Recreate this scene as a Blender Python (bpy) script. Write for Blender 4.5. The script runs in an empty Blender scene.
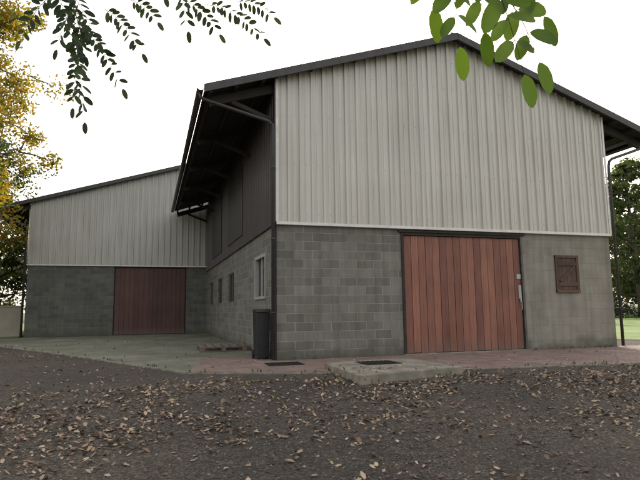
import bpy, math, random
import numpy as np
from mathutils import Vector, Matrix, noise
random.seed(7); rng=np.random.default_rng(7)
S=bpy.context.scene
col=S.collection

# ------------------------------------------------------------------ helpers
def empty(name):
    e=bpy.data.objects.new(name,None); col.objects.link(e); return e
def mesh_obj(name,verts,faces,mat,parent=None,smooth=False):
    me=bpy.data.meshes.new(name); me.from_pydata([tuple(v) for v in verts],[],[tuple(f) for f in faces]); me.update()
    o=bpy.data.objects.new(name,me); col.objects.link(o)
    if mat: me.materials.append(mat)
    if smooth:
        for p in me.polygons: p.use_smooth=True
    if parent: o.parent=parent
    return o
class MB:
    def __init__(s): s.v=[]; s.f=[]
    def add(s,v,f):
        n=len(s.v); s.v+= [tuple(a) for a in v]; s.f+=[tuple(i+n for i in q) for q in f]
    def box(s,x0,x1,y0,y1,z0,z1):
        s.add([(x0,y0,z0),(x1,y0,z0),(x1,y1,z0),(x0,y1,z0),(x0,y0,z1),(x1,y0,z1),(x1,y1,z1),(x0,y1,z1)],
              [(0,3,2,1),(4,5,6,7),(0,1,5,4),(1,2,6,5),(2,3,7,6),(3,0,4,7)])
    def beam(s,a,b,w,h):
        a=Vector(a);b=Vector(b);d=(b-a).normalized()
        up=Vector((0,0,1)) if abs(d.z)<.95 else Vector((0,1,0))
        r=d.cross(up).normalized(); u=r.cross(d).normalized()
        vs=[]
        for c in (a,b):
            for i,j in ((-1,-1),(1,-1),(1,1),(-1,1)): vs.append(c+r*i*w/2+u*j*h/2)
        s.add(vs,[(0,1,2,3),(7,6,5,4),(0,4,5,1),(1,5,6,2),(2,6,7,3),(3,7,4,0)])
    def tube(s,pts,rad,n=8):
        pts=[Vector(p) for p in pts]; m=len(pts)
        if not hasattr(rad,'__len__'): rad=[rad]*m
        ref=Vector((.37,.21,.9)).normalized(); vs=[];fs=[]
        for i,p in enumerate(pts):
            d=(pts[min(i+1,m-1)]-pts[max(i-1,0)]).normalized()
            r=d.cross(ref)
            if r.length<.1: r=d.cross(Vector((1,0,0)))
            r.normalize(); u=r.cross(d)
            for k in range(n):
                t=2*math.pi*k/n; vs.append(p+(r*math.cos(t)+u*math.sin(t))*rad[i])
        for i in range(m-1):
            for k in range(n):
                k2=(k+1)%n; fs.append((i*n+k,i*n+k2,(i+1)*n+k2,(i+1)*n+k))
        fs.append(tuple(range(n-1,-1,-1))); fs.append(tuple((m-1)*n+k for k in range(n)))
        s.add(vs,fs)
    def obj(s,name,mat,parent=None,smooth=False,bevel=0):
        o=mesh_obj(name,s.v,s.f,mat,parent,smooth)
        if bevel:
            b=o.modifiers.new('bevel','BEVEL'); b.width=bevel; b.segments=2; b.limit_method='ANGLE'
        return o

# ------------------------------------------------------------------ materials
def newmat(name):
    m=bpy.data.materials.new(name); m.use_nodes=True; nt=m.node_tree; nt.nodes.clear()
    out=nt.nodes.new('ShaderNodeOutputMaterial'); b=nt.nodes.new('ShaderNodeBsdfPrincipled')
    nt.links.new(b.outputs[0],out.inputs[0]); return m,nt,b,out
def N(nt,t,**k):
    n=nt.nodes.new(t)
    for a,v in k.items():
        if a.startswith('i_'):
            key=a[2:].replace('_',' '); n.inputs[key].default_value=v
        else: setattr(n,a,v)
    return n
def ramp(nt,fac,stops):
    r=nt.nodes.new('ShaderNodeValToRGB'); e=r.color_ramp.elements
    while len(e)<len(stops): e.new(.5)
    for x,(p,c) in zip(e,stops): x.position=p; x.color=(*c,1)
    nt.links.new(fac,r.inputs[0]); return r.outputs[0]
def mix(nt,f,a,b,mode='MIX'):
    m=nt.nodes.new('ShaderNodeMix'); m.data_type='RGBA'; m.blend_type=mode
    for k,(idx,v) in enumerate(((0,f),(6,a),(7,b))):
        if hasattr(v,'is_linked') or hasattr(v,'links'): nt.links.new(v,m.inputs[idx])
        else: m.inputs[idx].default_value = v if idx==0 else (*v,1)
    return m.outputs[2]
def objco(nt,scale=(1,1,1)):
    t=nt.nodes.new('ShaderNodeTexCoord'); mp=nt.nodes.new('ShaderNodeMapping'); mp.inputs['Scale'].default_value=scale
    nt.links.new(t.outputs['Object'],mp.inputs[0]); return mp.outputs[0]
def noi(nt,co,scale,detail=4,rough=.55):
    n=N(nt,'ShaderNodeTexNoise',i_Scale=scale,i_Detail=detail,i_Roughness=rough); nt.links.new(co,n.inputs['Vector']); return n.outputs['Fac']
def bump(nt,b,h,strength,dist,normal=None):
    n=N(nt,'ShaderNodeBump',i_Strength=strength,i_Distance=dist); nt.links.new(h,n.inputs['Height'])
    if normal: nt.links.new(normal,n.inputs['Normal'])
    nt.links.new(n.outputs[0],b.inputs['Normal']); return n.outputs[0]
def math_n(nt,op,a,b=None,c=None):
    n=nt.nodes.new('ShaderNodeMath'); n.operation=op
    for i,v in enumerate((a,b,c)):
        if v is None: continue
        if hasattr(v,'links'): nt.links.new(v,n.inputs[i])
        else: n.inputs[i].default_value=v
    return n.outputs[0]

def simple(name,c,rough=.7,metal=0,var=.25,scale=6,bmp=0):
    m,nt,b,_=newmat(name); co=objco(nt); n=noi(nt,co,scale)
    d=tuple(x*(1-var) for x in c); l=tuple(min(1,x*(1+var)) for x in c)
    nt.links.new(ramp(nt,n,[(.3,d),(.7,l)]),b.inputs['Base Color'])
    b.inputs['Roughness'].default_value=rough; b.inputs['Metallic'].default_value=metal
    if bmp: bump(nt,b,noi(nt,co,scale*8),.5,bmp)
    return m

def block_mat(name,c1,c2,mort,warm=None,x_warm=None):
    m,nt,b,_=newmat(name)
    t=nt.nodes.new('ShaderNodeTexCoord'); sp=nt.nodes.new('ShaderNodeSeparateXYZ'); nt.links.new(t.outputs['Object'],sp.inputs[0])
    u=math_n(nt,'ADD',sp.outputs[0],sp.outputs[1]); cb=nt.nodes.new('ShaderNodeCombineXYZ')
    nt.links.new(u,cb.inputs[0]); nt.links.new(sp.outputs[2],cb.inputs[1])
    nz=N(nt,'ShaderNodeTexNoise',i_Scale=3.0,i_Detail=3.0); nt.links.new(t.outputs['Object'],nz.inputs['Vector'])
    vm=nt.nodes.new('ShaderNodeVectorMath'); vm.operation='MULTIPLY_ADD'; nt.links.new(nz.outputs['Color'],vm.inputs[0]); vm.inputs[1].default_value=(.014,.014,0); nt.links.new(cb.outputs[0],vm.inputs[2])
    br=N(nt,'ShaderNodeTexBrick'); br.offset=.5
    br.inputs['Scale'].default_value=1; br.inputs['Brick Width'].default_value=.42; br.inputs['Row Height'].default_value=.2
    br.inputs['Mortar Size'].default_value=.011; br.inputs['Mortar Smooth'].default_value=.25; br.inputs['Bias'].default_value=0
    br.inputs['Color1'].default_value=(*c1,1); br.inputs['Color2'].default_value=(*c2,1); br.inputs['Mortar'].default_value=(*mort,1)
    nt.links.new(vm.outputs[0],br.inputs['Vector'])
    c=br.outputs['Color']
    if warm:
        big=noi(nt,t.outputs['Object'],.8,5)
        s=math_n(nt,'MULTIPLY_ADD',sp.outputs[0],.22,-.85 if x_warm is None else x_warm); s=math_n(nt,'ADD',s,math_n(nt,'MULTIPLY_ADD',big,1.2,-.6))
        side=math_n(nt,'MULTIPLY',math_n(nt,'MINIMUM',math_n(nt,'MAXIMUM',sp.outputs[1],0),1),.35); s=math_n(nt,'ADD',s,side)
        s=math_n(nt,'MINIMUM',math_n(nt,'MAXIMUM',s,0),.62)
        c=mix(nt,s,c,warm)
    n1=noi(nt,t.outputs['Object'],1.7,6,.65); c=mix(nt,.75,c,ramp(nt,n1,[(.25,(.66,.655,.62)),(.55,(1,1,1)),(.8,(1.15,1.14,1.08))]),'MULTIPLY')
    co2=objco(nt,(5,5,.35)); n2=noi(nt,co2,1.5,4); c=mix(nt,.7,c,ramp(nt,n2,[(.3,(.66,.655,.62)),(.6,(1,1,1))]),'MULTIPLY')
    n3=noi(nt,t.outputs['Object'],70,3,.7); c=mix(nt,.6,c,ramp(nt,n3,[(.3,(.65,.65,.65)),(.7,(1.25,1.25,1.25))]),'MULTIPLY')
    zz=math_n(nt,'ADD',sp.outputs[2],math_n(nt,'MULTIPLY_ADD',n1,.8,-.4))
    c=mix(nt,ramp(nt,zz,[(0,(.8,.8,.8)),(.34,(0,0,0))]),c,(.078,.078,.056))
    nt.links.new(c,b.inputs['Base Color']); b.inputs['Roughness'].default_value=.92
    h=math_n(nt,'ADD',math_n(nt,'MULTIPLY',br.outputs['Fac'],-1.0),math_n(nt,'MULTIPLY',n3,.45))
    bump(nt,b,h,1,.012); return m

M_block=block_mat('concrete_block',(.145,.140,.117),(.225,.217,.185),(.285,.275,.236),warm=(.325,.30,.245))
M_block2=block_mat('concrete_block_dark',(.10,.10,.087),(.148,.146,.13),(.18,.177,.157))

def clad_mat(name,c,dirt):
    m,nt,b,_=newmat(name); t=nt.nodes.new('ShaderNodeTexCoord')
    co=objco(nt,(9,9,.25)); n=noi(nt,co,1.2,5,.6)
    n2=noi(nt,t.outputs['Object'],.6,3)
    cc=mix(nt,.8,c,ramp(nt,n,[(.3,dirt),(.62,(1,1,1))]),'MULTIPLY')
    cc=mix(nt,.5,cc,ramp(nt,n2,[(.3,(.8,.8,.78)),(.7,(1.06,1.06,1.06))]),'MULTIPLY')
    nt.links.new(cc,b.inputs['Base Color']); b.inputs['Roughness'].default_value=.42; b.inputs['Metallic'].default_value=.1
    n3=noi(nt,t.outputs['Object'],3,2); bump(nt,b,n3,.2,.01)
    return m
M_clad=clad_mat('cladding_light',(.56,.54,.485),(.74,.72,.67))
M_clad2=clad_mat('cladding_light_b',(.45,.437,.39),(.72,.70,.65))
M_brown=clad_mat('siding_brown',(.05,.036,.031),(.6,.6,.6))
M_trim=simple('trim_white',(.64,.62,.57),.5,var=.1)
M_roof=simple('roof_sheet',(.045,.043,.042),.85,bmp=.002)
M_dark=simple('dark_timber',(.028,.022,.018),.85,var=.3,scale=3)
M_pipe=simple('zinc_pipe',(.055,.052,.05),.5,.4,var=.2)
M_steel=simple('steel_rail',(.10,.098,.092),.5,.6)
M_screw=simple('screw_head',(.26,.255,.24),.5,.4)
M_conc=simple('concrete_pad',(.21,.192,.15),.9,var=.4,scale=3,bmp=.003)
M_kerb=simple('kerb_stone',(.19,.178,.148),.9,var=.4,scale=5,bmp=.003)
M_fence=simple('pale_wall',(.4,.36,.30),.9,var=.12,scale=2)
M_black=simple('black_plastic',(.012,.012,.013),.45,var=.3)
M_iron=simple('cast_iron',(.03,.028,.026),.6,.6,bmp=.002)
M_white=simple('white_frame',(.36,.35,.31),.5,var=.1)
M_framed=simple('dark_frame',(.09,.085,.075),.6,var=.1)
M_bark=simple('bark',(.09,.075,.06),.95,var=.45,scale=9,bmp=.02)
M_twig=simple('twig',(.07,.08,.03),.8)
def wood_mat(name,stops,rough=.6):
    m,nt,b,_=newmat(name); g=nt.nodes.new('ShaderNodeNewGeometry')
    base=ramp(nt,g.outputs['Random Per Island'],stops)
    co=objco(nt,(22,22,.9)); n=noi(nt,co,1.6,6,.65)
    c=mix(nt,.85,base,ramp(nt,n,[(.25,(.5,.45,.42)),(.5,(.95,.95,.95)),(.75,(1.3,1.25,1.2))]),'MULTIPLY')
    co2=objco(nt,(1,1,1)); n2=noi(nt,co2,1.1,4); c=mix(nt,.7,c,ramp(nt,n2,[(.3,(.7,.68,.68)),(.7,(1.15,1.15,1.15))]),'MULTIPLY')
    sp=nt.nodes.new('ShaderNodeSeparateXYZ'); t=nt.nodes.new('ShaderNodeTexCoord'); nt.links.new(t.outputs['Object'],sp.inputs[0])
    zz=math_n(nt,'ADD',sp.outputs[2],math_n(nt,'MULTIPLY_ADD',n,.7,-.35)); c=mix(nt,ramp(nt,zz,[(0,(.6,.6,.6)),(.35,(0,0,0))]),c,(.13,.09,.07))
    nt.links.new(c,b.inputs['Base Color']); b.inputs['Roughness'].default_value=rough
    bump(nt,b,n,.5,.003); return m
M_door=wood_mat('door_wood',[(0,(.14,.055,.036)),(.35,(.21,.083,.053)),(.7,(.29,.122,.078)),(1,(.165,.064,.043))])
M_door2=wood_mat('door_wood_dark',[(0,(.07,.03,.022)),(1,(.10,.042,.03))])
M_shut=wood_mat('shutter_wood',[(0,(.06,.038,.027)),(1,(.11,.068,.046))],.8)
M_pallet=wood_mat('pallet_wood',[(0,(.16,.13,.10)),(1,(.26,.22,.17))],.85)
m,nt,b,_=newmat('window_glass'); b.inputs['Base Color'].default_value=(.02,.023,.025,1); b.inputs['Roughness'].default_value=.12
bump(nt,b,noi(nt,objco(nt),2,2),.1,.01); M_glass=m

def foliage_mat(name,stops,trans=.45,rough=.6):
    m,nt,b,out=newmat(name); g=nt.nodes.new('ShaderNodeNewGeometry')
    c=ramp(nt,g.outputs['Random Per Island'],stops)
    n=noi(nt,objco(nt),.9,2); c=mix(nt,.6,c,ramp(nt,n,[(.35,(.6,.62,.6)),(.65,(1.2,1.2,1.1))]),'MULTIPLY')
    nt.links.new(c,b.inputs['Base Color']); b.inputs['Roughness'].default_value=rough
    if trans>0:
        tr=nt.nodes.new('ShaderNodeBsdfTranslucent'); c2=mix(nt,1.0,c,(1.5,1.5,.7),'MULTIPLY'); nt.links.new(c2,tr.inputs[0])
        ms=nt.nodes.new('ShaderNodeMixShader'); ms.inputs[0].default_value=trans
        nt.links.new(b.outputs[0],ms.inputs[1]); nt.links.new(tr.outputs[0],ms.inputs[2]); nt.links.new(ms.outputs[0],out.inputs[0])
    return m
M_rob=foliage_mat('robinia_leaf',[(0,(.075,.135,.018)),(.5,(.11,.19,.028)),(1,(.15,.24,.036))],.6,.4)
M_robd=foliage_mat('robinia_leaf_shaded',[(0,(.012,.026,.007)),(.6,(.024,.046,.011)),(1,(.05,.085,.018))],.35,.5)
M_autumn=foliage_mat('autumn_leaf',[(0,(.09,.11,.018)),(.35,(.17,.17,.024)),(.7,(.30,.22,.028)),(1,(.32,.15,.028))],.55)
M_green=foliage_mat('green_leaf',[(0,(.035,.06,.02)),(.6,(.07,.10,.03)),(1,(.13,.15,.04))],.35)
M_far=foliage_mat('far_leaf',[(0,(.06,.07,.045)),(.6,(.09,.10,.058)),(1,(.14,.135,.07))],0)
M_hedge=foliage_mat('hedge_leaf',[(0,(.02,.035,.015)),(1,(.045,.07,.025))],0)
M_litter=foliage_mat('litter_leaf',[(0,(.08,.045,.03)),(.3,(.15,.092,.06)),(.6,(.25,.17,.115)),(.85,(.37,.275,.2)),(.96,(.42,.33,.24)),(1,(.34,.26,.07))],0,.7)
M_weed=foliage_mat('weed_blade',[(0,(.05,.07,.02)),(.7,(.09,.12,.035)),(1,(.16,.15,.07))],.3)

m,nt,b,_=newmat('gravel_ground'); t=nt.nodes.new('ShaderNodeTexCoord'); co=t.outputs['Object']
v=N(nt,'ShaderNodeTexVoronoi',i_Scale=48.0); nt.links.new(co,v.inputs['Vector'])
vc=ramp(nt,v.outputs['Color'],[(0,(.025,.022,.019)),(.6,(.068,.06,.05)),(1,(.17,.152,.13))])
big=noi(nt,co,.35,5); c=mix(nt,.85,vc,ramp(nt,big,[(.3,(.5,.48,.42)),(.7,(1.35,1.26,1.12))]),'MULTIPLY')
fine=noi(nt,co,8,5,.7); c=mix(nt,.7,c,ramp(nt,fine,[(.3,(.5,.47,.43)),(.7,(1.25,1.17,1.05))]),'MULTIPLY')
vl=nt.nodes.new('ShaderNodeVectorMath'); vl.operation='LENGTH'; nt.links.new(co,vl.inputs[0])
far=ramp(nt,math_n(nt,'MULTIPLY',vl.outputs['Value'],.01),[(.22,(0,0,0)),(.3,(1,1,1))])
c=mix(nt,far,c,(.07,.085,.03))
nt.links.new(c,b.inputs['Base Color']); b.inputs['Roughness'].default_value=.95
bump(nt,b,math_n(nt,'ADD',v.outputs['Distance'],fine),.9,.02); M_ground=m

m,nt,b,_=newmat('brick_pavers'); t=nt.nodes.new('ShaderNodeTexCoord'); co=t.outputs['Object']
br=N(nt,'ShaderNodeTexBrick'); br.inputs['Scale'].default_value=1; br.inputs['Brick Width'].default_value=.22; br.inputs['Row Height'].default_value=.11
br.inputs['Mortar Size'].default_value=.006; br.inputs['Color1'].default_value=(.20,.13,.11,1); br.inputs['Color2'].default_value=(.31,.21,.185,1); br.inputs['Mortar'].default_value=(.09,.085,.07,1)
mp=nt.nodes.new('ShaderNodeMapping'); mp.inputs['Rotation'].default_value=(0,0,math.radians(45)); nt.links.new(co,mp.inputs[0]); nt.links.new(mp.outputs[0],br.inputs['Vector'])
n=noi(nt,co,1.1,5,.65); c=mix(nt,.8,br.outputs['Color'],ramp(nt,n,[(.3,(.55,.55,.52)),(.7,(1.15,1.12,1.1))]),'MULTIPLY')
c=mix(nt,ramp(nt,noi(nt,co,2.3,6,.7),[(.48,(0,0,0)),(.7,(.75,.75,.75))]),c,(.125,.115,.08))
nt.links.new(c,b.inputs['Base Color']); b.inputs['Roughness'].default_value=.85
bump(nt,b,math_n(nt,'MULTIPLY',br.outputs['Fac'],-1),.6,.006); M_paver=m

m,nt,b,_=newmat('yard_concrete'); t=nt.nodes.new('ShaderNodeTexCoord'); co=t.outputs['Object']
n=noi(nt,co,.7,7,.7); c=ramp(nt,n,[(.32,(.085,.092,.048)),(.48,(.15,.15,.108)),(.66,(.23,.222,.18))])
n2=noi(nt,co,14,4,.7); c=mix(nt,.7,c,ramp(nt,n2,[(.3,(.55,.58,.5)),(.7,(1.2,1.2,1.2))]),'MULTIPLY')
nt.links.new(c,b.inputs['Base Color']); b.inputs['Roughness'].default_value=.85; bump(nt,b,n2,.4,.006); M_yard=m

m,nt,b,_=newmat('grass_green'); t=nt.nodes.new('ShaderNodeTexCoord'); co=t.outputs['Object']
n=noi(nt,co,.5,5,.6); c=ramp(nt,n,[(.3,(.10,.16,.028)),(.7,(.17,.25,.045))]); n2=noi(nt,co,18,4,.7)
c=mix(nt,.8,c,ramp(nt,n2,[(.3,(.6,.6,.6)),(.7,(1.3,1.3,1.2))]),'MULTIPLY')
nt.links.new(c,b.inputs['Base Color']); b.inputs['Roughness'].default_value=.9; bump(nt,b,n2,.5,.03); M_grass=m

# ------------------------------------------------------------------ terrain
def sstep(t): t=max(0,min(1,t)); return t*t*(3-2*t)
def gz(x,y):
    return -0.03-0.34*sstep((-3.2-y)/6.5)
def axis(lo,hi,step,far):
    a=list(np.arange(lo,hi+1e-6,step)); k=step; x=hi; 
    while x<far: k*=1.5; x+=k; a.append(x)
    k=step; x=lo
    while x>-far: k*=1.5; x-=k; a.insert(0,x)
    return a
xs=axis(-14,14,.5,1500); ys=axis(-16,18,.5,1500)
vs=[(x,y,gz(x,y)+ (0.012*noise.noise(Vector((x*1.3,y*1.3,0))) if abs(x)<15 and -16<y<-3.9 else 0)) for y in ys for x in xs]
nx=len(xs); fs=[(j*nx+i,j*nx+i+1,(j+1)*nx+i+1,(j+1)*nx+i) for j in range(len(ys)-1) for i in range(nx-1)]
mesh_obj('ground',vs,fs,M_ground,smooth=True)

def sheet(name,poly,z,mat,thick=.06):
    n=len(poly); v=[(x,y,z) for x,y in poly]+[(x,y,z-thick) for x,y in poly]
    f=[tuple(range(n))]+[(i,n+i,n+(i+1)%n,(i+1)%n) for i in range(n)]
    return mesh_obj(name,v,f,mat)
paver=[(-1.95,-1.5),(0.4,-2.5),(6.3,-3.35),(13.5,-4.0),(13.5,.05),(0,.05),(0,1.4),(-1.45,1.4)]
sheet('brick_pavement',paver,0,M_paver)
yard=[(-16,9.9),(-7.6,9.4),(-4.6,4.0),(-1.95,-1.5),(-1.45,1.4),(0,1.4),(0,15.2),(-16,15.2)]
sheet('concrete_yard',yard,-.002,M_yard)
mb=MB()
line=[(-16,9.9),(-7.6,9.4),(-4.6,4.0),(-1.95,-1.5),(0.4,-2.5),(6.3,-3.35),(13.5,-4.0)]
for (ax,ay),(bx,by) in zip(line[:-1],line[1:]):
    L=math.hypot(bx-ax,by-ay); n=int(L/.5); d=Vector((bx-ax,by-ay,0)).normalized(); nn=Vector((d.y,-d.x,0))
    for i in range(n):
        a=Vector((ax,ay,-.055))+d*(i*L/n+.006)+nn*.045; bb=Vector((ax,ay,-.055))+d*((i+1)*L/n-.006)+nn*.045
        j=Vector((random.uniform(-.006,.006),random.uniform(-.006,.006),random.uniform(-.014,.002)))
        mb.beam(a+j,bb+j,.07,.12)
mb.obj('pavement_kerb',M_kerb,bevel=.006)
sheet('grass_field',[(13.6,-8),(90,-20),(90,90),(9.6,90),(9.6,20),(10.5,4),(13.6,.6)],-.015,M_grass,.01)
sheet('grass_verge',[(-60,15.2),(-60,60),(-9,60),(-8.3,15.3)],-.012,M_grass,.01)

# ------------------------------------------------------------------ building helpers
def wall_x(mb,x0,x1,y0,y1,z0,z1,ops):
    xs=sorted({x0,x1,*[o[0] for o in ops],*[o[1] for o in ops]})
    for a,b_ in zip(xs[:-1],xs[1:]):
        op=[o for o in ops if o[0]<=a+1e-6 and o[1]>=b_-1e-6]
        if not op: mb.box(a,b_,y0,y1,z0,z1)
        else:
            o=op[0]
            if o[2]>z0+.001: mb.box(a,b_,y0,y1,z0,o[2])
            if o[3]<z1-.001: mb.box(a,b_,y0,y1,o[3],z1)
def wall_y(mb,y0,y1,x0,x1,z0,z1,ops):
    ys=sorted({y0,y1,*[o[0] for o in ops],*[o[1] for o in ops]})
    for a,b_ in zip(ys[:-1],ys[1:]):
        op=[o for o in ops if o[0]<=a+1e-6 and o[1]>=b_-1e-6]
        if not op: mb.box(x0,x1,a,b_,z0,z1)
        else:
            o=op[0]
            if o[2]>z0+.001: mb.box(x0,x1,a,b_,z0,o[2])
            if o[3]<z1-.001: mb.box(x0,x1,a,b_,o[3],z1)
def corrugated(name,a,b_,zb,zt,mat,parent,axis='x',off=0,pitch=.28,h=.045,crest=.05,slope=.012):
    L=b_-a; n=max(1,round(L/pitch)); p=L/n; prof=[]
    for i in range(n):
        s=a+i*p; w=p-crest-2*slope
        prof+=[(s,0),(s+w*.33,0),(s+w*.35,-.008),(s+w*.62,-.008),(s+w*.64,0),(s+w,0),(s+w+slope,-h),(s+w+slope+crest,-h)]
    prof.append((b_,0)); v=[];f=[]
    for s,d in prof:
        for z in (zb,zt(s)): v.append((s,off+d,z) if axis=='x' else (off+d,s,z))
    for i in range(len(prof)-1):
        q=(2*i,2*i+2,2*i+3,2*i+1); f.append(q if axis=='x' else q[::-1])
    return mesh_obj(name,v,f,mat,parent)

# ================================================================== MAIN BARN
W=9.28; H=3.0; Hl=6.317; Hp=7.87; D=15.14; OV=1.63; sl=(Hp-Hl)/(W/2)
rz=lambda x: Hp-abs(x-W/2)*sl
barn=empty('metal_clad_barn')
mb=MB()
wall_x(mb,0,W,0,.2,-.08,H,[(3.05,6.43,-.08,2.86),(7.5,8.08,1.5,2.33)])
WIN=[(1.2,2.5,1.38,2.42),(6.35,7.65,1.35,2.33),(9.45,10.75,1.35,2.33),(12.55,13.85,1.35,2.33)]
wall_y(mb,.2,D-.001,0,.2,-.08,H,WIN)
wall_y(mb,.2,D-.001,W-.2,W,-.08,H,[])
mb.box(.2,W-.2,14.9,D-.002,-.08,H)
mb.obj('block_walls',M_block,barn)
mb=MB(); mb.box(.2,W-.2,.3,14.9,-.04,-.005); mb.obj('inner_floor',M_conc,barn)
corrugated('front_cladding',0.03,W-.03,H-.02,lambda x:rz(x)+.06,M_clad,barn,off=-.035)
corrugated('side_siding',-.02,D-.02,H-.03,lambda y:Hl-.02,M_brown,barn,axis='y',off=-.04,pitch=.25,h=.028)
mb=MB(); mb.box(0,W,.02,.06,H,Hl); mb.add([(0,.02,Hl),(W,.02,Hl),(W/2,.02,Hp)],[(0,1,2)]); mb.box(W-.06,W,.06,D,H,Hl);mb.box(.02,.06,.06,D,H,Hl)
mb.obj('cladding_backing',M_dark,barn)
mb=MB(); mb.box(-.02,W+.02,-.097,-.083,H-.05,H+.015); mb.box(-.02,W+.02,-.083,.0,H-.05,H-.035)
mb.box(-.035,.03,-.09,-.08,H+.016,Hl); mb.box(W-.03,W+.035,-.09,-.08,H+.016,Hl); mb.obj('flashing',M_trim,barn)
mb=MB(); n_=round((W-.06)/.28); p_=(W-.06)/n_
for z in (3.2,4.35,5.5,6.6,7.3):
    for i in range(n_):
        x=.03+i*p_+(p_-.074)*.5
        if z<rz(x)-.1: mb.box(x-.007,x+.007,-.05,-.044,z-.007,z+.007)
mb.obj('cladding_screws',M_screw,barn)
mb=MB(); mb.box(-.06,-.036,-.09,.12,H-.02,Hl+.0); mb.obj('corner_trim',M_brown,barn)
def roof(name,x_e1,x_p,x_e2,zf,y0,y1,parent,t=.09,mat=M_roof):
    pitch=.177; n=int((y1-y0)/pitch*4); 
    for k,(xa,xb) in enumerate(((x_e1,x_p),(x_e2,x_p))):
        v=[];f=[]
        for i in range(n+1):
            y=y0+(y1-y0)*i/n; w=.022*math.sin(i*math.pi/2)
            v+=[(xa,y,zf(xa)+t+w),(xb,y,zf(xb)+t+w),(xa,y,zf(xa)+t-.03+w),(xb,y,zf(xb)+t-.03+w)]
        for i in range(n):
            q=4*i; f+=[(q,q+1,q+5,q+4),(q+2,q+6,q+7,q+3)]
        f+=[(0,2,3,1),(4*n,4*n+1,4*n+3,4*n+2)]
        for i in range(n): q=4*i; f.append((q,q+4,q+6,q+2))
        mesh_obj(name+'_sheet_%d'%(k+1),v,f,mat,parent)
roof('roof',-OV,W/2,W+OV,rz,-.28,14.8,barn)
mb=MB()
for xa,xb in ((-OV-.02,W/2),(W+OV+.02,W/2)):
    za,zb=rz(xa),rz(xb)
    v=[(xa,-.32,za-.04),(xb,-.32,zb-.04),(xb,-.32,zb+.14),(xa,-.32,za+.14),(xa,-.285,za-.04),(xb,-.285,zb-.04),(xb,-.285,zb+.14),(xa,-.285,za+.14)]
    mb.add(v,[(0,1,2,3),(7,6,5,4),(0,4,5,1),(2,6,7,3),(0,3,7,4),(1,5,6,2)])
mb.beam((W/2,-.28,Hp+.12),(W/2,14.8,Hp+.12),.3,.05)
mb.obj('verge_boards',M_pipe,barn)
mb=MB()
for s in (-1,1):
    base=0 if s<0 else W
    for d in (.35,.95,1.5):
        x=base+s*d; z=rz(x)-.005; mb.beam((x,-.27,z),(x,14.75,z),.07,.13)
    y=.1
    while y<15:
        a=(base-s*.1,y,rz(base-s*.1)-.17); b_=(base+s*1.5,y,rz(base+s*1.5)-.15); mb.beam(a,b_,.09,.2)
        mb.beam((base+s*.04,y,rz(base)-.95),(base+s*1.0,y,rz(base+s*1.0)-.26),.07,.09)
        y+=2.95
for d in (.8,1.9,3.0,4.1):
    for x in (d,W-d):
        mb.box(x-.04,x+.04,-.27,-.08,rz(x)-.0,rz(x)+.06)
mb.obj('roof_timbers',M_dark,barn)
def gutter(name,x,z,y0,y1,parent,r=.075):
    v=[];f=[];n=9
    for y in (y0,y1):
        for i in range(n):
            t=math.pi+math.pi*i/(n-1); v.append((x+r*math.cos(t),y,z+r*math.sin(t)))
        for i in range(n):
            t=math.pi+math.pi*i/(n-1); v.append((x+(r-.008)*math.cos(t),y,z+(r-.008)*math.sin(t)))
    m2=2*n
    for i in range(n-1):
        f+=[(i,i+1,m2+i+1,m2+i),(n+i,m2+n+i,m2+n+i+1,n+i+1),(i,n+i,n+i+1,i+1),(m2+i,m2+i+1,m2+n+i+1,m2+n+i)]
    f+=[(0,m2,m2+n,n),(n-1,2*n-1,m2+2*n-1,m2+n-1)]
    return mesh_obj(name,v,f,M_pipe,parent,True)
gutter('gutter_left',-OV-.09,rz(-OV)+.06,-.3,14.8,barn); gutter('gutter_right',W+OV+.09,rz(W+OV)+.06,-.3,14.8,barn)
mb=MB()
zg=rz(-OV)-.0
mb.tube([(-OV-.09,-.14,zg),(-OV-.07,-.14,zg-.12),(-OV+.08,-.14,zg-.17),(-.22,-.14,5.27),(-.12,-.12,5.2),(-.1,-.1,5.05),(-.1,-.1,.02)],.04,10)
mb.tube([(W+OV+.09,-.14,zg),(W+OV+.07,-.14,zg-.12),(W+OV-.05,-.14,zg-.17),(W+.22,-.12,5.12),(W+.12,-.12,5.04),(W+.1,-.1,4.9),(W+.1,-.1,.02)],.04,10)
for z in (1.0,2.6,4.2):
    for x in (-.1,W+.1): mb.tube([(x,-.1,z),(x,-.1,z+.035)],.052,10)
mb.obj('downpipes',M_pipe,barn,True)
mb=MB(); mb.box(-.05,-.004,-.004,.1,0,H-.04); mb.obj('corner_post',M_dark,barn)
mb=MB(); x0,x1=3.1,6.36; n=17; w=(x1-x0)/n
for i in range(n):
    jx=random.uniform(-.004,.004); mb.box(x0+i*w+.005,x0+(i+1)*w-.005,.02+jx,.055+jx,.03+random.uniform(-.008,.008),2.8)
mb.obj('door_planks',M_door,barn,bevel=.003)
mb=MB(); mb.box(x0,x1,.06,.075,.05,2.8); mb.obj('door_back',M_dark,barn)
mb=MB(); mb.box(3.02,3.085,-.035,.06,-.02,2.88); mb.box(2.95,6.5,-.06,-.005,2.875,2.925); mb.box(3.086,6.37,-.03,.05,2.81,2.86)
mb.obj('door_rail',M_dark,barn,bevel=.004)
mb=MB(); mb.box(6.375,6.43,-.03,.06,0,2.862); mb.obj('door_jamb',M_steel,barn)
mb=MB(); mb.box(6.27,6.35,-.004,.014,1.28,1.62); mb.box(6.29,6.33,-.03,-.005,1.18,1.3); mb.tube([(6.31,-.0,1.25),(6.31,-.045,1.2),(6.31,-.045,1.02),(6.31,0,.98)],.011,8)
mb.box(6.235,6.355,.0,.014,1.78,1.9); mb.obj('door_handle',M_white,barn,bevel=.003)
mb=MB(); mb.box(3.0,6.5,-.12,.2,-.02,.022); mb.obj('threshold',M_conc,barn)
mb=MB()
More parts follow.
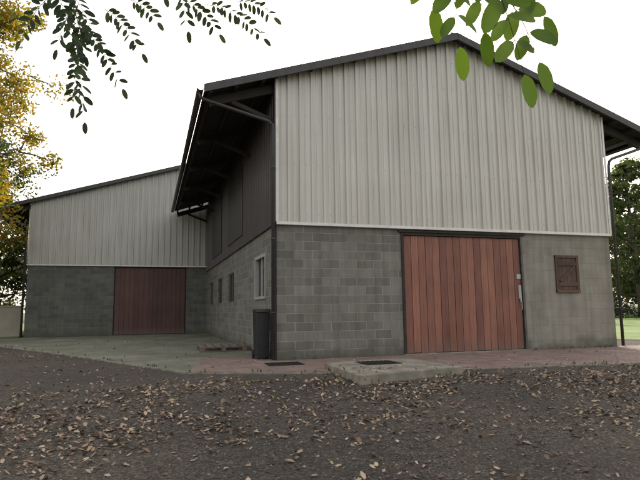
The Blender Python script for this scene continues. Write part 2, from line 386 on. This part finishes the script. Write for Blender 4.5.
for i in range(4):
    a=7.5+i*.145; mb.box(a+.003,a+.142,-.025,-.004,1.5,2.33)
mb.box(7.5,8.08,-.052,-.027,1.6,1.69); mb.box(7.5,8.08,-.052,-.027,2.13,2.22); mb.beam((7.55,-.04,1.72),(8.02,-.04,2.11),.025,.08)
mb.box(7.42,7.5-.005,-.045,-.002,1.44,2.4); mb.box(8.085,8.16,-.045,-.002,1.44,2.4); mb.box(7.42,8.16,-.05,-.002,2.335,2.405); mb.box(7.42,8.16,-.06,-.002,1.43,1.495)
mb.obj('shutter',M_shut,barn,bevel=.003)
for k,(a,b_,c0,c1) in enumerate(WIN):
    mf=MB(); mg=MB(); px=-.02 if k==0 else .03
    mf.box(px,.08,a-.03 if k==0 else a,a+.05,c0-.03 if k==0 else c0,c1+.03 if k==0 else c1); mf.box(px,.08,b_-.05,b_+.03 if k==0 else b_,c0-.03 if k==0 else c0,c1+.03 if k==0 else c1)
    mf.box(px+.002,.08,a+.051,b_-.051,c1-.05,c1+(.03 if k==0 else 0)); mf.box(px-.02,.08,a+.051,b_-.051,c0-.04,c0+.03)
    mid=(a+b_)/2; mf.box(.03,.075,mid-.025,mid+.025,c0+.031,c1-.051); mg.box(.085,.095,a,b_,c0,c1)
    mf.obj('window_frame_%d'%(k+1),M_white if k==0 else M_framed,barn,bevel=.003); mg.obj('window_glass_%d'%(k+1),M_glass,barn)
mb=MB(); mb.box(-.085,-.072,4.2,7.4,H+.3,H+2.5); mb.box(-.085,-.072,9.2,12.4,H+.3,H+2.5); mb.obj('side_hatches',M_black,barn)

# ================================================================== SECOND BARN
b2=empty('metal_clad_barn'); WL=7.88; HL=3.22; xp=1.0
rz2=lambda x: 8.74-abs(x-xp)*.31
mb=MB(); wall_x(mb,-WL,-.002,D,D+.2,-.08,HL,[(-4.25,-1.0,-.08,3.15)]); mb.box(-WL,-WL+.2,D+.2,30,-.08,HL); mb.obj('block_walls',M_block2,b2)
mb=MB(); mb.box(-WL+.0,9.9,29.8,30,-.08,6.0); mb.box(9.7,9.9,D+.2,29.8,-.08,6.0); mb.obj('rear_walls',M_block2,b2)
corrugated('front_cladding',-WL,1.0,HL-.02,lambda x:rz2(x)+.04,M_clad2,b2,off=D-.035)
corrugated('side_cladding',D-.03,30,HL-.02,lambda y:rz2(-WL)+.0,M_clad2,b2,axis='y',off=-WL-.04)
mb=MB(); mb.add([(-WL,D+.03,HL),(10,D+.03,HL),(10,D+.03,rz2(10)),(xp,D+.03,rz2(xp)),(-WL,D+.03,rz2(-WL))],[(0,1,2,3,4)]); mb.obj('cladding_backing',M_dark,b2)
mb=MB(); mb.box(-WL-.03,-.05,D-.1,D-.088,HL-.05,HL); mb.obj('flashing',M_trim,b2)
roof('roof',-WL-1.5,xp,10.2,rz2,D-.3,30.3,b2)
mb=MB()
for xa,xb in ((-WL-1.52,xp),(10.2,xp)):
    za,zb=rz2(xa),rz2(xb); y0=D-.34
    v=[(xa,y0,za-.03),(xb,y0,zb-.03),(xb,y0,zb+.14),(xa,y0,za+.14),(xa,y0+.035,za-.03),(xb,y0+.035,zb-.03),(xb,y0+.035,zb+.14),(xa,y0+.035,za+.14)]
    mb.add(v,[(0,1,2,3),(7,6,5,4),(0,4,5,1),(2,6,7,3),(0,3,7,4),(1,5,6,2)])
mb.obj('verge_boards',M_pipe,b2)
mb=MB()
for d in (.3,.9,1.4): mb.beam((-WL-d,D-.28,rz2(-WL-d)-.0),(-WL-d,30,rz2(-WL-d)-.0),.07,.13)
y=D+.05
while y<30: mb.beam((-WL,y,rz2(-WL)-.16),(-WL-1.4,y,rz2(-WL-1.4)-.15),.09,.2); y+=3
mb.obj('roof_timbers',M_dark,b2)
gutter('gutter',-WL-1.59,rz2(-WL-1.5)+.06,D-.3,30,b2)
mb=MB(); mb.tube([(-WL-1.5,D-.1,rz2(-WL-1.5)-.05),(-WL-1.35,D-.1,rz2(-WL-1.5)-.2),(-WL-.2,D-.1,rz2(-WL)-1.0),(-WL-.1,D-.08,rz2(-WL)-1.2),(-WL-.1,D-.08,.02)],.05,10); mb.obj('downpipe',M_pipe,b2,True)
mb=MB(); x0,x1=-4.2,-1.05; n=15; w=(x1-x0)/n
for i in range(n): mb.box(x0+i*w+.004,x0+(i+1)*w-.004,D+.02,D+.055,.03,3.1)
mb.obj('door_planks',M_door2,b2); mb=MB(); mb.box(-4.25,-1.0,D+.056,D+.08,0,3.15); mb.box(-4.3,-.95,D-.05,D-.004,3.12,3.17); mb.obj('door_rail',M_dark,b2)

# ================================================================== small things
tb=empty('trash_bin'); mb=MB()
def frus(mb,cx,cy,z0,z1,a0,b0,a1,b1):
    v=[(cx-a0,cy-b0,z0),(cx+a0,cy-b0,z0),(cx+a0,cy+b0,z0),(cx-a0,cy+b0,z0),(cx-a1,cy-b1,z1),(cx+a1,cy-b1,z1),(cx+a1,cy+b1,z1),(cx-a1,cy+b1,z1)]
    mb.add(v,[(0,3,2,1),(4,5,6,7),(0,1,5,4),(1,2,6,5),(2,3,7,6),(3,0,4,7)])
BX=-.24
frus(mb,BX,.5,.04,1.03,.14,.18,.155,.22); mb.obj('body',M_black,tb,bevel=.015)
mb=MB(); frus(mb,BX,.48,1.033,1.1,.165,.25,.15,.22); mb.tube([(BX-.14,.73,1.03),(BX+.14,.73,1.03)],.018,8); mb.obj('lid',M_black,tb,bevel=.015)
mb=MB()
for x in (BX-.15,BX+.15): mb.tube([(x-.02,.68,.09),(x+.02,.68,.09)],.09,16)
mb.obj('wheels',M_black,tb)
pl=empty('wooden_pallet'); mb=MB()
for i in range(6): mb.box(-1.35+i*.22,-1.35+i*.22+.13,3.0,4.15,.12,.142)
for yy in (3.0,3.52,4.05):
    mb.box(-1.35,-.12,yy,yy+.1,.098,.119)
    for xx in (-1.35,-.8,-.25): mb.box(xx,xx+.12,yy,yy+.1,.02,.097)
    mb.box(-1.35,-.12,yy,yy+.1,.001,.019)
mb.obj('boards',M_pallet,pl,bevel=.003)
ms=empty('manhole_slab'); mb=MB(); P=[(.45,-1.95),(.35,-3.95),(2.4,-3.45),(2.25,-1.6)]; z0,z1=-.12,.1
mb.add([(x,y,z0) for x,y in P]+[(x,y,z1) for x,y in P],[(0,3,2,1),(4,5,6,7),(0,1,5,4),(1,2,6,5),(2,3,7,6),(3,0,4,7)][0:6])
o=mb.obj('slab',M_conc,ms,bevel=.015)
mb=MB(); mb.box(1.0,1.7,-2.65,-2.05,.098,.106)
for i in range(7): mb.box(1.04+i*.09,1.04+i*.09+.05,-2.62,-2.08,.1062,.114)
mb.obj('cover',M_iron,ms)
dg=empty('drain_grate'); mb=MB(); mb.box(-.4,.3,-1.15,-1.1,.001,.02); mb.box(-.4,.3,-.7,-.65,.001,.02)
for i in range(12): mb.box(-.4+i*.06,-.4+i*.06+.03,-1.1,-.7,.001,.018)
mb.obj('bars',M_iron,dg); mb=MB(); mb.box(-.4,.3,-1.1,-.7,.001,.005); mb.obj('pit',M_black,dg)
mb=MB(); mb.box(-30,-8.4,17.0,17.2,-.1,1.35); mb.box(-30,-8.4,16.96,17.24,1.351,1.42); mb.obj('boundary_wall',M_fence,bevel=.01)

# ================================================================== foliage
def leaf_cloud(name,centers,radii,n,size,mat,parent,flat=.7):
    c=np.array(centers);r=np.array(radii); idx=rng.integers(0,len(c),n)
    d=rng.normal(size=(n,3)); d/=np.linalg.norm(d,axis=1)[:,None]; rad=rng.random(n)**.45
    p=c[idx]+d*(rad*r[idx])[:,None]*np.array([1,1,flat])
    p[:,2]=np.maximum(p[:,2],.03)
    a=rng.normal(size=(n,3)); a/=np.linalg.norm(a,axis=1)[:,None]
    b_=np.cross(a,rng.normal(size=(n,3))); b_/=np.linalg.norm(b_,axis=1)[:,None]
    s=size*(.6+.8*rng.random(n))[:,None]
    k=np.cross(a,b_)*s*.12
    V=np.stack([p-a*s*.5,p-b_*s*.28+k,p+a*s*.55,p+b_*s*.28+k],1).reshape(-1,3)
    me=bpy.data.meshes.new(name); me.vertices.add(4*n); me.vertices.foreach_set('co',V.astype(np.float32).ravel())
    me.loops.add(4*n); me.loops.foreach_set('vertex_index',np.arange(4*n,dtype=np.int32)); me.polygons.add(n)
    me.polygons.foreach_set('loop_start',np.arange(0,4*n,4,dtype=np.int32)); me.polygons.foreach_set('loop_total',np.full(n,4,dtype=np.int32))
    me.update(calc_edges=True); me.materials.append(mat); o=bpy.data.objects.new(name,me); col.objects.link(o)
    if parent:o.parent=parent
    return o
def tree(name,base,h,cr,nl,ls,mat,seed,trunk_r=.22,crown0=.3,lean=(0,0),clr=.95,nb=34):
    random.seed(seed); e=empty(name); mb=MB(); bx,by,bz=base
    pts=[];rs=[]
    for i in range(9):
        t=i/8; pts.append(Vector((bx+lean[0]*t+.25*math.sin(t*4+seed),by+lean[1]*t+.2*math.cos(t*3+seed),bz+h*.93*t))); rs.append(trunk_r*(1-t)**.8+.02)
    mb.tube(pts,rs,10); cs=[];cr_=[]
    for i in range(nb):
        t=crown0+(1-crown0)*(i+.5)/nb; k=min(7,int(t*8)); p=pts[k].lerp(pts[k+1],t*8-k)
        prof=math.sin(math.pi*min(1,max(.02,(t-crown0+.12)/(1.14-crown0))))**.7
        L=cr*prof*random.uniform(.6,1.15); az=i*2.4+random.uniform(-.4,.4); up=random.uniform(.1,.7)
        d=Vector((math.cos(az),math.sin(az),up)).normalized(); q=[p]; 
        for s in range(1,5): q.append(p+d*L*s/4+Vector((random.uniform(-.15,.15),random.uniform(-.15,.15),-.06*s*s*L/5*.4)))
        r0=rs[k]*.5+.02; mb.tube(q,[r0*(1-s/4.5) for s in range(5)],6)
        for s in (2,3,4):
            for _ in range(2):
                dd=Vector((random.gauss(0,1),random.gauss(0,1),random.gauss(0,.6))).normalized()*L*.32
                e2=q[s]+dd; mb.tube([q[s],q[s]+dd*.5+Vector((0,0,.06)),e2],[r0*.3,r0*.2,.008],4)
                cs.append(tuple(e2)); cr_.append(clr*random.uniform(.45,1.0))
    mb.obj('trunk_and_limbs',M_bark,e,True)
    leaf_cloud('crown',cs,cr_,nl,ls,mat,e); return e
tree('autumn_tree',(-11.7,13.0,0),21,4.4,95000,.16,M_autumn,3,.28,.12,nb=90,clr=1.0)
tree('autumn_tree',(-17,20.0,0),13,4.2,12000,.2,M_autumn,5,.25,.1)
tree('green_tree',(-12.2,23.0,0),12,3.6,26000,.2,M_green,8,.25,.03,nb=45)
tree('green_tree',(-19,31,0),13,5,10000,.28,M_green,9,.25,.1)
tree('green_tree',(40,27,0),15,5.5,18000,.3,M_green,21,.3,.1)
tree('green_tree',(48,40,0),17,6,14000,.36,M_green,25,.3,.1)
cs=[];rr=[]
for i in range(280):
    a=math.radians(random.uniform(15,72)); R_=random.uniform(72,92); hh=random.uniform(0.5,17)
    if hh>10 and noise.noise(Vector((a*9,0,0)))*14+14<hh: continue
    cs.append((R_*math.sin(a),R_*math.cos(a)-5,hh)); rr.append(random.uniform(1.6,3.6))
for i in range(90):
    a=math.radians(random.uniform(-75,-8)); R_=random.uniform(60,80); hh=random.uniform(1,10)
    cs.append((R_*math.sin(a),R_*math.cos(a),hh)); rr.append(random.uniform(2,3.6))
leaf_cloud('distant_trees',cs,rr,60000,.7,M_far,None,1)
cs=[];rr=[]
for i in range(90):
    t=i/89; x=22+t*30; y=34-t*14
    for z in (.3,.7): cs.append((x+random.uniform(-.3,.3),y+random.uniform(-.3,.3),z)); rr.append(random.uniform(.42,.6))
leaf_cloud('hedge',cs,rr,26000,.13,M_hedge,None,1)

# ---- robinia overhanging the viewpoint
rt=empty('robinia_tree'); mb=MB()
tr=[(-7.5,-16,-.4),(-7.4,-15.9,1.5),(-7.2,-15.6,3.4),(-6.9,-15.3,5.2),(-6.8,-15.2,7.2),(-6.9,-15.3,9)]
mb.tube(tr,[.28,.24,.2,.16,.1,.03],12)
limbs=[[(-7.2,-15.6,3.6),(-6,-14,4.6),(-4.6,-12.2,4.9),(-3.5,-10.8,4.5),(-3.1,-9.9,3.6),(-2.97,-9.62,2.5)],
 [(-4.6,-12.2,4.9),(-3.4,-11.6,4.6),(-2.7,-11.35,3.6),(-2.35,-11.2,2.5),(-2.27,-11.07,1.6)],
 [(-3.5,-10.8,4.5),(-2.8,-10.1,4.0),(-2.55,-9.8,3.2),(-2.5,-9.65,2.55)],
 [(-7.2,-15.6,4.2),(-8.5,-17,5.6),(-10,-18,6.6)],[(-6.9,-15.3,5.2),(-5.5,-17,6.5),(-4,-18.5,7.4)],[(-6.9,-15.3,5.6),(-8.5,-14.5,7),(-10,-14,8)]]
for L in limbs: n=len(L); mb.tube(L,[.08*(1-i/(n-1))**1.3+.0035 for i in range(n)],7)
mb.obj('trunk_and_limbs',M_bark,rt,True)
cs=[(-7+random.gauss(0,2.2),-17+random.gauss(0,1.7),7+random.gauss(0,1.3)) for _ in range(60)]
leaf_cloud('crown',cs,[.9]*60,8000,.11,M_rob,rt)

def leaflet(mb,base,d,nrm,L,Wd):
    d=d.normalized(); s=d.cross(nrm).normalized(); nn=s.cross(d)
    fr=[(0,0),(.08,.42),(.24,.85),(.48,1),(.72,.92),(.91,.55),(1,0)]
    mid=[base+d*L*t - Vector((0,0,1))*L*.12*t*t for t,_ in fr]
    Lf=[m_+s*Wd*.5*w_+nn*Wd*.12*w_ for m_,(t,w_) in zip(mid,fr)]; Rt=[m_-s*Wd*.5*w_+nn*Wd*.12*w_ for m_,(t,w_) in zip(mid,fr)]
    n=len(fr); v=mid+Lf[1:-1]+Rt[1:-1]; f=[]
    li=lambda i: n+i-1; ri=lambda i: n+(n-2)+i-1
    f.append((0,1,li(1))); f.append((0,ri(1),1))
    for i in range(1,n-2): f.append((i,i+1,li(i+1),li(i))); f.append((i,ri(i),ri(i+1),i+1))
    f.append((n-2,n-1,li(n-2))); f.append((n-2,ri(n-2),n-1)); mb.add(v,f)
def compound(ml,mt,a,b_,pairs,LL,sag=.12,face=Vector((0,-1,.25)),thick=.0011,wr=(.42,.52),jit=1):
    a=Vector(a);b_=Vector(b_);L=(b_-a).length; pts=[]
    for i in range(9):
        t=i/8; pts.append(a.lerp(b_,t)+Vector((0,0,1))*L*sag*math.sin(math.pi*t))
    mt.tube(pts,[thick*(1-.6*i/8) for i in range(9)],5)
    for k in range(pairs):
        t=.1+.86*k/pairs; 
        for s in (-1,1):
            tt=min(.99,t+random.uniform(-.02,.02)); i=min(7,int(tt*8)); p=pts[i].lerp(pts[i+1],tt*8-i); d=(pts[i+1]-pts[i]).normalized()
            f=(face+Vector((random.uniform(-.8,.8),random.uniform(-.3,.3),random.uniform(-.7,.7)))*jit).normalized()
            side=d.cross(f).normalized()*s
            ld=(side*1.0+d*random.uniform(.25,.7)+Vector((0,0,-random.uniform(.05,.45)))).normalized()
            l_=LL*random.uniform(.75,1.1)*(1-.25*abs(t-.5)); leaflet(ml,p+ld*.003,ld,f,l_,l_*random.uniform(*wr))
            mt.tube([p,p+ld*.0045],thick*.6,4)
    leaflet(ml,pts[-1],(pts[-1]-pts[-2]),face,LL,LL*.48)
def spray(name,loc,leaves,twigs,depthvar,LL,th,pairs,k,mat,jit=1,wr=(.42,.52)):
    ml=MB(); mt=MB()
    for (x0,z0,x1,z1) in leaves:
        y0=random.uniform(-depthvar,depthvar); L=math.hypot(x1-x0,z1-z0)
        compound(ml,mt,(x0,y0,z0),(x1,y0+random.uniform(-.04,.04)*k,z1),max(3,round(L/pairs)),LL,thick=th,jit=jit,wr=wr)
    for tw in twigs: mt.tube([(x,0,z) for x,z in tw],[th*2.2,th*1.8,th*1.3][:len(tw)] if len(tw)<=3 else th*1.6,6)
    a=ml.obj(name+'_leaves',mat,rt,True); b_=mt.obj(name+'_twigs',M_twig,rt,True)
    for o in (a,b_): o.location=loc; o.rotation_euler=(math.radians(7.3),0,math.radians(-17.5))
random.seed(4)
q=1.9/538
def cv(l): return [((a-320)*q,(240-b_)*q,(c-320)*q,(240-d)*q) for a,b_,c,d in l]
Lw=cv([(86,40,99,126),(74,10,66,100),(80,20,124,86),(70,-10,90,60),(58,-5,22,36),(97,-5,134,40),(66,-8,48,38),(80,-5,112,50),(62,-12,76,44),(30,-30,28,14),(10,-20,2,20),(120,-20,150,6),(188,-10,196,38),(202,-12,262,22),(235,-14,274,4),(180,-16,214,16),(160,-24,170,-2)])
Tw=[[((60-320)*q,(240+60)*q),((75-320)*q,(240-0)*q),((88-320)*q,(240-45)*q)],[((150-320)*q,300*q),((190-320)*q,(250)*q),((238-320)*q,(252)*q)],[((75-320)*q,300*q),((30-320)*q,270*q)]]
C=Vector((-2.631,-11.543,1.079)); F=Vector((.2983,.9460,.1275))
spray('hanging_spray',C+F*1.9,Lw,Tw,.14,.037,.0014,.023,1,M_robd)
q=.66/538; random.seed(12)
Lw=cv([(484,-40,530,74),(448,-52,470,38),(520,-44,562,4),(425,-60,442,-2),(512,-14,550,58),(478,-50,494,26)])
Tw=[[((470-320)*q,(330)*q),((480-320)*q,(290)*q),((488-320)*q,(260)*q)],[((470-320)*q,330*q),((455-320)*q,288*q)],[((470-320)*q,330*q),((520-320)*q,280*q)]]
spray('near_spray',C+F*.66,Lw,Tw,.025,.039,.0009,.032,1,M_rob,.6,(.46,.56))

# ---- leaf litter
def inside(x,y,poly):
    c=False;n=len(poly);j=n-1
    for i in range(n):
        xi,yi=poly[i];xj,yj=poly[j]
        if (yi>y)!=(yj>y) and x<(xj-xi)*(y-yi)/(yj-yi)+xi: c=not c
        j=i
    return c
SL=[(.45,-1.95),(.35,-3.95),(2.4,-3.45),(2.25,-1.6)]
def litter(n,seed):
    random.seed(seed); V=[];Fc=[]; cnt=0; tries=0
    while cnt<n and tries<n*40:
        tries+=1; x=random.uniform(-12,12); y=random.uniform(-10.5,10) if random.random()<.4 else random.uniform(-10,-3)
        if y>0 and x>-.2: continue
        paved=inside(x,y,paver) or inside(x,y,yard)
        d=.36+1.1*noise.noise(Vector((x*.5,y*.5,3)))+.8*noise.noise(Vector((x*1.8,y*1.8,7)))+.35*noise.noise(Vector((x*6,y*6,2)))
        if paved: d=.03+.25*max(0,noise.noise(Vector((x*.9,y*.9,1))))+ (.12 if abs(y)<.25 else 0)
        else:
            d+= .4*max(0,1-abs(y+4.5)/1.4)*(x>0)+.25*(x<-2.5)*(y<-4)
            d=max(d,.05)
        if random.random()>d: continue
        if inside(x,y,SL):
            if random.random()<.85: continue
            z=.104
        else: z=(0 if paved else gz(x,y))
        L=random.uniform(.03,.07)*(1.35 if random.random()<.12 else 1); w=L*random.uniform(.45,.8); az=random.uniform(0,6.283); tx=random.gauss(0,.35); ty=random.gauss(0,.35); curl=random.uniform(-.1,.5)
        ca,sa=math.cos(az),math.sin(az); z+=.008+random.random()*.014
        base=len(V)
        shp=[(-.5,0),(-.28,.32),(-.1,.28),(.05,.5),(.22,.3),(.5,0),(.22,-.32),(.02,-.5),(-.12,-.26),(-.3,-.33)] if cnt%3 else [(-.5,0),(-.25,.36),(.15,.4),(.5,0),(.15,-.4),(-.25,-.36)]
        V.append((x,y,z))
        for px,py in shp:
            px*=random.uniform(.85,1.15); u=px*L; v_=py*w; zz=curl*(abs(py)*2)**2*w*.5+ tx*u+ty*v_
            V.append((x+u*ca-v_*sa,y+u*sa+v_*ca,z+zz))
        m_=len(shp)
        for i in range(m_): Fc.append((base,base+1+i,base+1+(i+1)%m_))
        cnt+=1
    return mesh_obj('fallen_leaves',V,Fc,M_litter)
litter(27000,11)
# ---- weeds in the joints along kerb, wall feet and slab
random.seed(31); mb=MB()
runs=[((0.02,-.04),(3.0,-.04)),((6.5,-.04),(9.3,-.04)),((-.04,.9),(-.04,15)),((-7.8,15.08),(-4.4,15.08)),((.4,-3.98),(2.4,-3.5)),((.42,-3.9),(.42,-2.1))]+[(a,b_) for a,b_ in zip(line[1:-1],line[2:])]
for (a,b_) in runs:
    L=math.hypot(b_[0]-a[0],b_[1]-a[1])
    for _ in range(int(L*7)):
        t=random.random()
        if noise.noise(Vector((a[0]+t*L*1.3,a[1]*3,5)))<.05: continue
        x=a[0]+(b_[0]-a[0])*t+random.gauss(0,.02); y=a[1]+(b_[1]-a[1])*t-abs(random.gauss(0,.03)); s=random.uniform(.025,.075)
        for k in range(random.randint(4,8)):
            an=random.uniform(0,6.28); dx,dy=math.cos(an),math.sin(an); h=s*random.uniform(.6,1.2); r=s*random.uniform(.2,.8); w=.004
            mb.add([(x-dy*w,y+dx*w,-.03),(x+dy*w,y-dx*w,-.03),(x+dx*r*.5+dy*w,y+dy*r*.5-dx*w,h*.7),(x+dx*r*.5-dy*w,y+dy*r*.5+dx*w,h*.7),(x+dx*r,y+dy*r,h)],[(0,1,2,3),(3,2,4)])
mb.obj('weeds',M_weed)
n=36000
x=rng.uniform(-8,8,n); y=-9.6+6*rng.random(n)**1.3
s=rng.uniform(.004,.012,n)*(1+ (rng.random(n)>.97)*1.2)
z=np.array([gz(a,b_) for a,b_ in zip(x,y)])+s*.2
oc=np.array([(1,0,0),(0,1,0),(-1,0,0),(0,-1,0),(0,0,1),(0,0,-1)],float); fo=np.array([(0,1,4),(1,2,4),(2,3,4),(3,0,4),(1,0,5),(2,1,5),(3,2,5),(0,3,5)])
ang=rng.uniform(0,6.28,n); O=oc[None]*(1+.35*rng.normal(size=(n,6,1)).clip(-1,1))*s[:,None,None]*np.array([1.2,.9,.75])
X=O[...,0]*np.cos(ang)[:,None]-O[...,1]*np.sin(ang)[:,None]+x[:,None]; Y=O[...,0]*np.sin(ang)[:,None]+O[...,1]*np.cos(ang)[:,None]+y[:,None]; Z=O[...,2]+z[:,None]
V=np.stack([X,Y,Z],-1).reshape(-1,3); Fc=(fo[None]+np.arange(n)[:,None,None]*6).reshape(-1)
me=bpy.data.meshes.new('gravel_stones'); me.vertices.add(len(V)); me.vertices.foreach_set('co',V.astype(np.float32).ravel())
me.loops.add(len(Fc)); me.loops.foreach_set('vertex_index',Fc.astype(np.int32)); nf=len(Fc)//3; me.polygons.add(nf)
me.polygons.foreach_set('loop_start',np.arange(0,3*nf,3,dtype=np.int32)); me.polygons.foreach_set('loop_total',np.full(nf,3,dtype=np.int32)); me.update(calc_edges=True)
m,nt,b,_=newmat('stone'); g=nt.nodes.new('ShaderNodeNewGeometry'); nt.links.new(ramp(nt,g.outputs['Random Per Island'],[(0,(.035,.031,.027)),(.7,(.11,.098,.085)),(1,(.28,.255,.225))]),b.inputs['Base Color']); b.inputs['Roughness'].default_value=.9
me.materials.append(m); o=bpy.data.objects.new('gravel_stones',me); col.objects.link(o)

# ================================================================== light
az=math.radians(25); el=math.radians(22)
w=bpy.data.worlds.new("World"); S.world=w; w.use_nodes=True; nt=w.node_tree; bg=nt.nodes['Background']
sk=nt.nodes.new('ShaderNodeTexSky'); sk.sky_type='NISHITA'; sk.sun_disc=False; sk.sun_elevation=el; sk.sun_rotation=az; sk.air_density=1.0; sk.dust_density=5.0; sk.ozone_density=1.0
hz=mix(nt,1.0,sk.outputs[0],(6.5,6.05,5.6),'ADD')   # thin bright haze over the whole sky
nt.links.new(hz,bg.inputs[0]); bg.inputs[1].default_value=.15
sd=bpy.data.lights.new('sun','SUN'); sd.energy=4.5; sd.angle=math.radians(.6); sd.color=(1,.93,.82); so=bpy.data.objects.new('sun',sd); col.objects.link(so)
sv=Vector((math.sin(az)*math.cos(el),math.cos(az)*math.cos(el),math.sin(el))); so.rotation_euler=sv.to_track_quat('Z','Y').to_euler(); so.location=(0,0,30)

# ================================================================== camera
pi_,ro,ya=map(math.radians,(7.325,.713,17.497))
Fv=Vector((math.sin(ya)*math.cos(pi_),math.cos(ya)*math.cos(pi_),math.sin(pi_))); R0=Vector((math.cos(ya),-math.sin(ya),0)); U0=R0.cross(Fv)
R1=R0*math.cos(ro)-U0*math.sin(ro); U1=U0*math.cos(ro)+R0*math.sin(ro)
cd=bpy.data.cameras.new('camera'); cd.sensor_width=36; cd.lens=537.77/640*36; cd.clip_end=4000; cd.clip_start=.05
co_=bpy.data.objects.new('camera',cd); col.objects.link(co_)
co_.matrix_world=Matrix(((R1.x,U1.x,-Fv.x,C.x),(R1.y,U1.y,-Fv.y,C.y),(R1.z,U1.z,-Fv.z,C.z),(0,0,0,1)))
S.camera=co_
S.view_settings.view_transform='Standard'; S.view_settings.look='None'; S.view_settings.exposure=0
